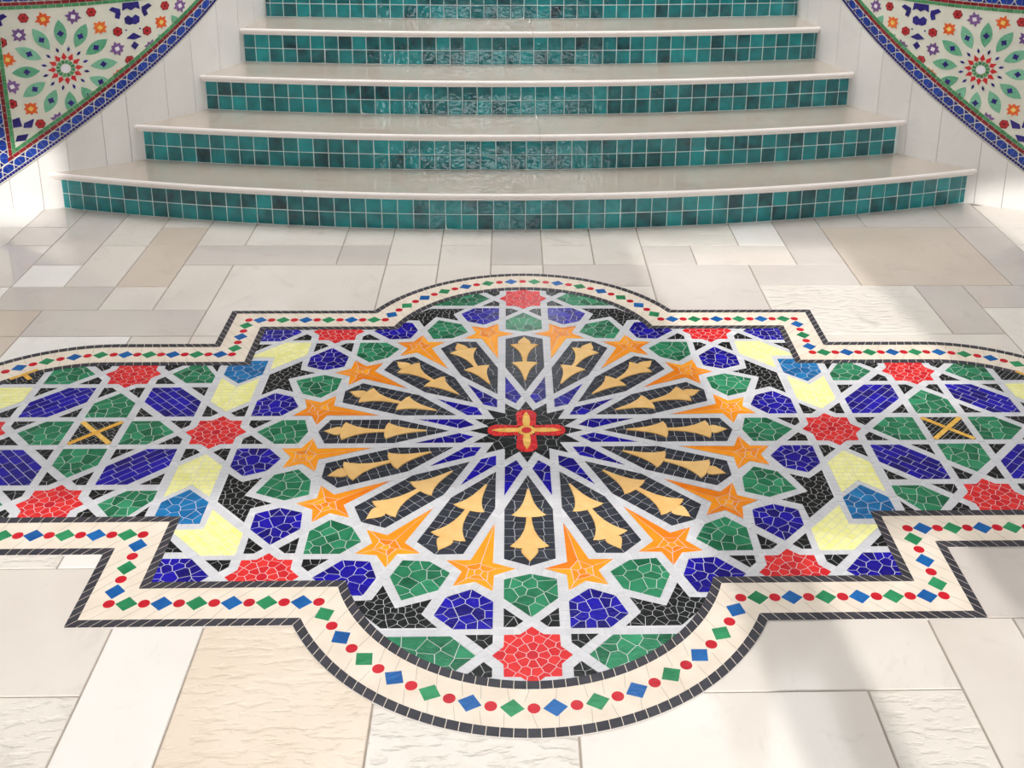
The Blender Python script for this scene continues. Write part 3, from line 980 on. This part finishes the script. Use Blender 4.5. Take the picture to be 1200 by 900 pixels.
# ------------------------------------------------------------------ medallion: white strips between the cells
lines = []           # [dx, dy, d, [intervals]]
for name, colour, p, style in CELLS:
    for i in range(len(p)):
        P, Q = p[i - 1], p[i]
        L = math.hypot(Q[0] - P[0], Q[1] - P[1])
        if L < 0.03: continue
        dx, dy = (Q[0] - P[0]) / L, (Q[1] - P[1]) / L
        ox, oy = dy * HW, -dx * HW                       # outwards of a counter-clockwise polygon
        P2 = (P[0] + ox, P[1] + oy)
        if dx < -1e-6 or (abs(dx) <= 1e-6 and dy < 0): ddx, ddy = -dx, -dy
        else: ddx, ddy = dx, dy
        d = P2[0] * -ddy + P2[1] * ddx
        t0 = P2[0] * ddx + P2[1] * ddy
        t1 = t0 + L * (dx * ddx + dy * ddy)
        t0, t1 = min(t0, t1) - 0.010, max(t0, t1) + 0.010
        for ln in lines:
            if abs(ln[0] * ddy - ln[1] * ddx) < 0.045 and abs(ln[2] - d) < 0.008 and any(a < t1 and t0 < b for a, b in ln[3]):
                # same strip seen from the other side, or its continuation
                ln[3].append((t0, t1))
                break
        else:
            lines.append([ddx, ddy, d, [(t0, t1)]])
grid = {}
bars = []
for dx, dy, d, iv in sorted(lines, key=lambda l: -sum(b - a for a, b in l[3])):
    iv = sorted(iv)
    mg = [list(iv[0])]
    for a, b in iv[1:]:
        if a <= mg[-1][1] + 0.012: mg[-1][1] = max(mg[-1][1], b)
        else: mg.append([a, b])
    for a, b in mg:
        n = max(1, round((b - a) / 0.019))
        tl = []
        for k in range(n):
            t0, t1 = a + (b - a) * k / n + 0.0004, a + (b - a) * (k + 1) / n - 0.0004
            tm = (t0 + t1) / 2
            c = (dx * tm - dy * d, dy * tm + dx * d)
            if not in_outline(c[0], c[1], 0.152): continue
            key = (int(c[0] / 0.03), int(c[1] / 0.03))
            if any(math.hypot(c[0] - e[0], c[1] - e[1]) < 0.0165 for i in (-1, 0, 1) for j in (-1, 0, 1) for e in grid.get((key[0] + i, key[1] + j), ())):
                continue
            tl.append([(dx * t - dy * (d + s), dy * t + dx * (d + s)) for t, s in ((t0, -HW + .0006), (t1, -HW + .0006), (t1, HW - .0006), (t0, HW - .0006))] + [c])
        for q in tl:
            c = q.pop()
            grid.setdefault((int(c[0] / 0.03), int(c[1] / 0.03)), []).append(c)
        if tl:
            bars.append((sum(px_size(q) ** 2 for q in tl), tl))
bars.sort(key=lambda q: -q[0])
for s, tl in bars[:300]:
    tag(joined('white_strip', tl, 0.0006, Z_STRAP, M['strap'], med, None, 0.0002), kind='stuff')
if bars[300:]:
    tag(joined('white_strip_remainder', [q for s, tl in bars[300:] for q in tl], 0.0006, Z_STRAP - 0.0003, M['strap'], med, None, 0.0002), kind='stuff')

# ------------------------------------------------------------------ medallion: border
o_, i_ = outline(0.0012), outline(0.1648)
n = len(o_)
V = [(x, y, Z_BAND) for x, y in o_] + [(x, y, Z_BAND) for x, y in i_] + [(x, y, 0.0008) for x, y in o_] + [(x, y, 0.0008) for x, y in i_]
F = []
for k in range(n):
    j = (k + 1) % n
    F += [(k, j, n + j, n + k), (2 * n + k, 2 * n + j, j, k), (n + k, n + j, 3 * n + j, 3 * n + k)]
band = mesh_obj('border_band', V, F, M['cream'], med)
rows = []
for d0, d1 in ((0.0, 0.0262), (0.1395, 0.1660)):
    for ro, ri in zip(border(d0), border(d1)):
        m_ = round((run_len(ro) + run_len(ri)) / 2 / 0.0305)
        for k in range(m_):
            j0, j1 = (k + random.uniform(-.06, .06)) / m_ if k else 0, (k + 1) / m_
            q = [on(ro, k / m_), on(ro, (k + 1) / m_), on(ri, (k + 1) / m_), on(ri, k / m_)]
            rows.append(clean(inset(ccw(q), 0.0009)))
rows = [(px_size(q), q) for q in rows]
rows.sort(key=lambda q: -q[0])
for k, (s, q) in enumerate(rows):
    if k < 300:
        piece('border_tile', q, 0.002, Z_BT, M['dark'], med)
tag(joined('border_tile_remainder', [q for s, q in rows[300:]], 0.001, Z_BT, M['dark'], med), kind='stuff')
cnt = 0
for run in border(0.0830):
    m_ = run[-1]
    for k in range(m_):
        c = on(run, k / m_)
        piece('border_dot', circle(c, 0.0148, 14), 0.002, Z_BT, M['dot'], med)
        c = on(run, (k + 0.5) / m_)
        e = on(run, (k + 0.51) / m_)
        an = math.atan2(e[1] - c[1], e[0] - c[0])
        dd = rot([(0.0285, 0), (0, 0.0265), (-0.0285, 0), (0, -0.0265)], an + R_(random.uniform(-2, 2)), c)
        piece('border_diamond', dd, 0.002, Z_BT + 0.0003, M['dblue' if cnt % 2 == 0 else 'dgreen'], med, None, 0.0006)
        cnt += 1
# joints in the cream band: thin dark hairlines left open between its stones
JV = []
for run in border(0.0262):
    m_ = round(run_len(run) / 0.062)
    idx = border(0.0262).index(run)
    for dA, dB in ((0.0262, 0.066), (0.1395, 0.100)):
        ra, rb = border(dA)[idx], border(dB)[idx]
        for k in range(m_):
            t = (k + random.uniform(0.3, 0.7)) / m_
            p0, p1 = on(ra, t), on(rb, min(max(t + random.uniform(-.2, .2) / m_, 0), 1))
            L = math.hypot(p1[0] - p0[0], p1[1] - p0[1]) or 1
            nx_, ny_ = -(p1[1] - p0[1]) / L * 0.0005, (p1[0] - p0[0]) / L * 0.0005
            JV.append([(p0[0] + nx_, p0[1] + ny_), (p1[0] + nx_, p1[1] + ny_), (p1[0] - nx_, p1[1] - ny_), (p0[0] - nx_, p0[1] - ny_)])
tag(joined('band_joints', JV, 0.002, Z_BAND + 0.0002, M['joint'], band), kind='stuff')

# ------------------------------------------------------------------ wall mosaics on the drums
ZC = 0.697
def wall_mosaic(W, side_uend):
    Z = lambda h: 0.002 + h
    fn = lambda u, z, h: drum(W, u, z, h)
    if W['sg'] < 0:
        fn = lambda u, z, h: drum(W, u, z, h)
    U0, U1, ZT = -0.42, 1.26, 1.105
    low = lambda u: min(LOW(u), ZT - 0.001)
    v, f = drum_strip(W, U0, U1, low, lambda u: ZT, 0.0015, -0.0055, 40)
    root = mesh_obj('mosaic_panel', v, f, M['pbed'])
    sgn = W['sg']
    def pc(name, p, mk, h=0.0042, parent=None, t=None, bev=0.0006):
        p = ccw(clean(p))
        if len(p) < 3 or area(p) < 4e-6: return None
        vv, ff = prism(p, 0.001, h, fn, bev)
        if sgn < 0: ff = [tuple(reversed(q)) for q in ff]
        t = random.random() if t is None else t
        return mesh_obj(name, vv, ff, M[mk], parent or root, [t] * len(ff))
    sl = 0.665; cs = 1 / math.sqrt(1 + sl * sl); sn = sl * cs
    # frame along the sloped edge: e along the slope, n up and inwards
    def fr(e, n):
        return (-0.359 + e * cs - n * sn, 0.140 + e * sn + n * cs)
    GI = 0.1035
    inner = lambda p: clip(clip(clip(p, sl * cs, -cs, -(GI + (0.140 - sl * -0.359) * cs)), 0, 1, ZC + 0.293), -1, 0, 0.262)
    # sloped border, from the outside in
    E0, E1 = -0.10, 1.45
    lim = lambda p: clip(clip(p, 0, 1, ZT - 0.002), -1, 0, 0.42)
    pc('edge_trim', lim([fr(E0, 0.0), fr(E1, 0.0), fr(E1, 0.0035), fr(E0, 0.0035)]), 'ptrim', 0.003)
    def row(e0, e1, n0, n1, w, name, mk, under=None, gap=0.001, frame=fr, cut=lim):
        k = int(round((e1 - e0) / w))
        ww = (e1 - e0) / k
        for i in range(k):
            q = [frame(e0 + i * ww + gap, n0), frame(e0 + (i + 1) * ww - gap, n0), frame(e0 + (i + 1) * ww - gap, n1), frame(e0 + i * ww + gap, n1)]
            pc(name, cut(q), mk)
    def zig(e0, e1, n0, n1, w, frame, cut):
        """pairs of blue kites with little navy triangles in between"""
        k = int(round((e1 - e0) / w))
        ww = (e1 - e0) / k
        hgt = n1 - n0
        for i in range(k):
            e = e0 + i * ww
            up = (n0 + hgt * 0.30, n1)
            for m in (0, 1):
                x = lambda t: e + (t if not m else ww - t)
                pc('blue_border_tile', cut([frame(x(ww * 0.49), n0 + hgt * 0.04), frame(x(ww * 0.49), n1 - hgt * 0.08), frame(x(ww * 0.24), n1 - hgt * 0.16), frame(x(ww * 0.05), n0 + hgt * 0.52), frame(x(ww * 0.20), n0 + hgt * 0.10)]), 'pblue')
            pc('navy_triangle', cut([frame(e - ww * 0.15, n0 + hgt * 0.04), frame(e + ww * 0.15, n0 + hgt * 0.04), frame(e, n0 + hgt * 0.42)]), 'pnavy')
            pc('navy_triangle', cut([frame(e - ww * 0.19, n1 - hgt * 0.05), frame(e + ww * 0.19, n1 - hgt * 0.05), frame(e, n0 + hgt * 0.60)]), 'pnavy')
    row(E0, E1, 0.0055, 0.0185, 0.0166, 'navy_border_tile', 'pnavy')
    zig(E0 + 0.02, E1, 0.0205, 0.0640, 0.0664, fr, lim)
    inl = lambda lo: (lambda p: clip(clip(p, 0, 1, lo[0]), -1, 0, lo[1]))
    row(0.0, E1, 0.0665, 0.0825, 0.036, 'maroon_border_tile', 'pred', cut=inl((ZC + 0.330, 0.306)))
    row(0.0, E1, 0.0845, 0.1010, 0.034, 'green_border_tile', 'pgreen', cut=inl((ZC + 0.310, 0.284)))
    # top border
    under = lambda n: (lambda p: clip(clip(p, sl * cs, -cs, -(n + (0.140 - sl * -0.359) * cs)), -1, 0, 0.42))
    ft = lambda e, n: (e, ZC + n)
    row(-0.284, 0.95, 0.294, 0.3095, 0.034, 'green_border_tile', 'pgreen', frame=ft, cut=under(0.1025))
    row(-0.306, 0.98, 0.3115, 0.3270, 0.036, 'maroon_border_tile', 'pred', frame=ft, cut=under(0.084))
    zig(-0.38, 1.04, 0.3290, 0.3720, 0.0664, ft, under(0.0655))
    row(-0.40, 1.12, 0.3745, 0.3880, 0.0166, 'navy_border_tile', 'pnavy', frame=ft, cut=under(0.02))
    # upright border at the open end
    fv = lambda e, n: (-0.262 - n, ZC + e)
    tops = lambda t, n: (lambda p: clip(clip(p, 0, 1, ZC + t), sl * cs, -cs, -(n + (0.140 - sl * -0.359) * cs)))
    row(-0.42, 0.293, 0.003, 0.0195, 0.034, 'green_border_tile', 'pgreen', frame=fv, cut=tops(0.293, 0.1025))
    row(-0.45, 0.310, 0.0215, 0.0375, 0.036, 'maroon_border_tile', 'pred', frame=fv, cut=tops(0.3105, 0.084))
    zig(-0.52, 0.325, 0.0395, 0.0830, 0.0664, fv, tops(0.328, 0.0655))
    row(-0.56, 0.33, 0.0855, 0.0990, 0.0166, 'navy_border_tile', 'pnavy', frame=fv, cut=tops(0.328, 0.022))
    # daisies
    def put(name, p, mk, h=0.0042, parent=None, t=None):
        q = inner(ccw(p))
        if len(clean(q)) < 3 or abs(area(q)) < 1e-5: return None
        return pc(name, q, mk, h, parent, t)
    def leafp(r0, r1, wd, n=7):
        up = [(r0 + (r1 - r0) * i / n, wd * math.sin(PI * i / n) ** 0.85) for i in range(n + 1)]
        return up + [(x, -y) for x, y in reversed(up[1:-1])]
    for ucen, swap in ((0.0, 0), (0.655, 1)):
        c = (ucen, ZC)
        put('daisy_eye', circle(c, 0.0215, 16), 'pyellow' if 0 else 'pwhite', t=0.2)
        for k in range(12):
            a = R_(30 * k + 1.5)
            put('green_bead', rot([(0.024, -0.0055), (0.041, -0.0085), (0.041, 0.0085), (0.024, 0.0055)], a + R_(15), c), 'pgreen')
            put('red_daisy_petal', rot([(0.042, 0), (0.054, 0.0125), (0.079, 0), (0.054, -0.0125)], a, c), 'predb')
            put('blue_drop', rot([(0.080, 0), (0.094, 0.0068), (0.109, 0), (0.094, -0.0068)], a + R_(15), c), 'pnavy')
            lf = put('green_leaf', rot(leafp(0.112, 0.236, 0.0275), a, c), 'pleaf')
            if lf:
                put('leaf_square', rot([(0.170 + x, y) for x, y in ((0.0175, 0), (0.0075, 0.0075), (0, 0.0175), (-0.0075, 0.0075), (-0.0175, 0), (-0.0075, -0.0075), (0, -0.0175), (0.0075, -0.0075))], a, c), 'pnavy', 0.0052, lf, 0.6)
            # eight-pointed stars round the leaves
            a2 = a + R_(15)
            mk = 'ppurple' if (k + swap) % 2 == 0 else 'porange'
            s_c = rot([(0.252, 0)], a2, c)[0]
            st = []
            for q in range(8):
                ro = 0.0385 if q % 2 == 0 else 0.032
                st.append((ro * math.cos(2 * PI * q / 8 + PI), ro * math.sin(2 * PI * q / 8 + PI)))
                st.append((0.0235 * math.cos(2 * PI * (q + 0.5) / 8 + PI), 0.0235 * math.sin(2 * PI * (q + 0.5) / 8 + PI)))
            so_ = put('violet_star' if mk == 'ppurple' else 'orange_star', rot(st, a2, s_c), mk)
            if so_:
                put('star_eye', rot([(0.0095, 0.0095), (-0.0095, 0.0095), (-0.0095, -0.0095), (0.0095, -0.0095)], a2, s_c), 'pwhite' if mk == 'ppurple' else 'pyellow', 0.0052, so_)
            if k % 3 or ucen == 0.0 and k != 3:
                h_c = rot([(0.296, 0)], a, c)[0]
                if not (abs(h_c[0] - 0.327) < 0.02):
                    hx = put('maroon_hexagon', rot([(0.0245 * math.cos(R_(60 * q)), 0.0245 * math.sin(R_(60 * q))) for q in range(6)], a, h_c), 'pred')
                    if hx:
                        for q in range(6):
                            put('hexagon_chip', rot([(0.008, -0.0035), (0.017, -0.0075), (0.017, 0.0075), (0.008, 0.0035)], a + R_(60 * q + 30), h_c), 'predb', 0.0048, hx)
    # blue ornaments between the daisies
    bz = lambda L, dx=0, m=1: [(0.327 + m * (x - 0.327) + dx, ZC + z) for x, z in L]
    for du in (0.0, -0.654):
        for m in (1, -1):
            put('blue_ornament', bz([(0.222, 0.262), (0.238, 0.276), (0.275, 0.262), (0.275, 0.238), (0.266, 0.214), (0.246, 0.222), (0.252, 0.244)], du, m), 'pnavy')
            put('blue_ornament', bz([(0.327, 0.196), (0.327, 0.214), (0.345, 0.228), (0.364, 0.216), (0.362, 0.190), (0.342, 0.180), (0.327, 0.184)], du, m), 'pnavy')
            put('blue_dot', [(x + m * 0.034 + du, z) for x, z in circle((0.327, ZC + 0.157), 0.0045, 8)], 'pnavy')
        put('blue_ornament', bz([(0.288, 0.290), (0.366, 0.290), (0.370, 0.252), (0.348, 0.262), (0.327, 0.250), (0.306, 0.262), (0.284, 0.252)], du), 'pnavy')
        put('blue_ornament', bz([(0.290, 0.116), (0.327, 0.141), (0.366, 0.116), (0.327, 0.106)], du), 'pnavy')
        put('blue_ornament', bz([(0.308, 0.076), (0.327, 0.098), (0.348, 0.078), (0.327, 0.056)], du), 'pnavy')
    for L in ([(-0.262, -0.272), (-0.262, -0.232), (-0.230, -0.222), (-0.222, -0.268)], [(-0.218, -0.275), (-0.212, -0.252), (-0.165, -0.232), (-0.180, -0.276)],
              [(-0.262, -0.342), (-0.250, -0.312), (-0.198, -0.306), (-0.215, -0.338)]):
        put('blue_ornament', [(x, ZC + z) for x, z in L], 'pnavy')
    return root

for W, where in ((WL, 0), (WR, 1)):
    tag(wall_mosaic(W, where), 'curved wall mosaic with green and red daisy and blue sloping border beside the stairs', 'mosaic', 'wall mosaics flanking the staircase', 'thing')
M['tread'].node_tree.nodes['Principled BSDF'].inputs['IOR'].default_value = 4.0      # polished stone
M['teal'].node_tree.nodes['Principled BSDF'].inputs['IOR'].default_value = 1.62
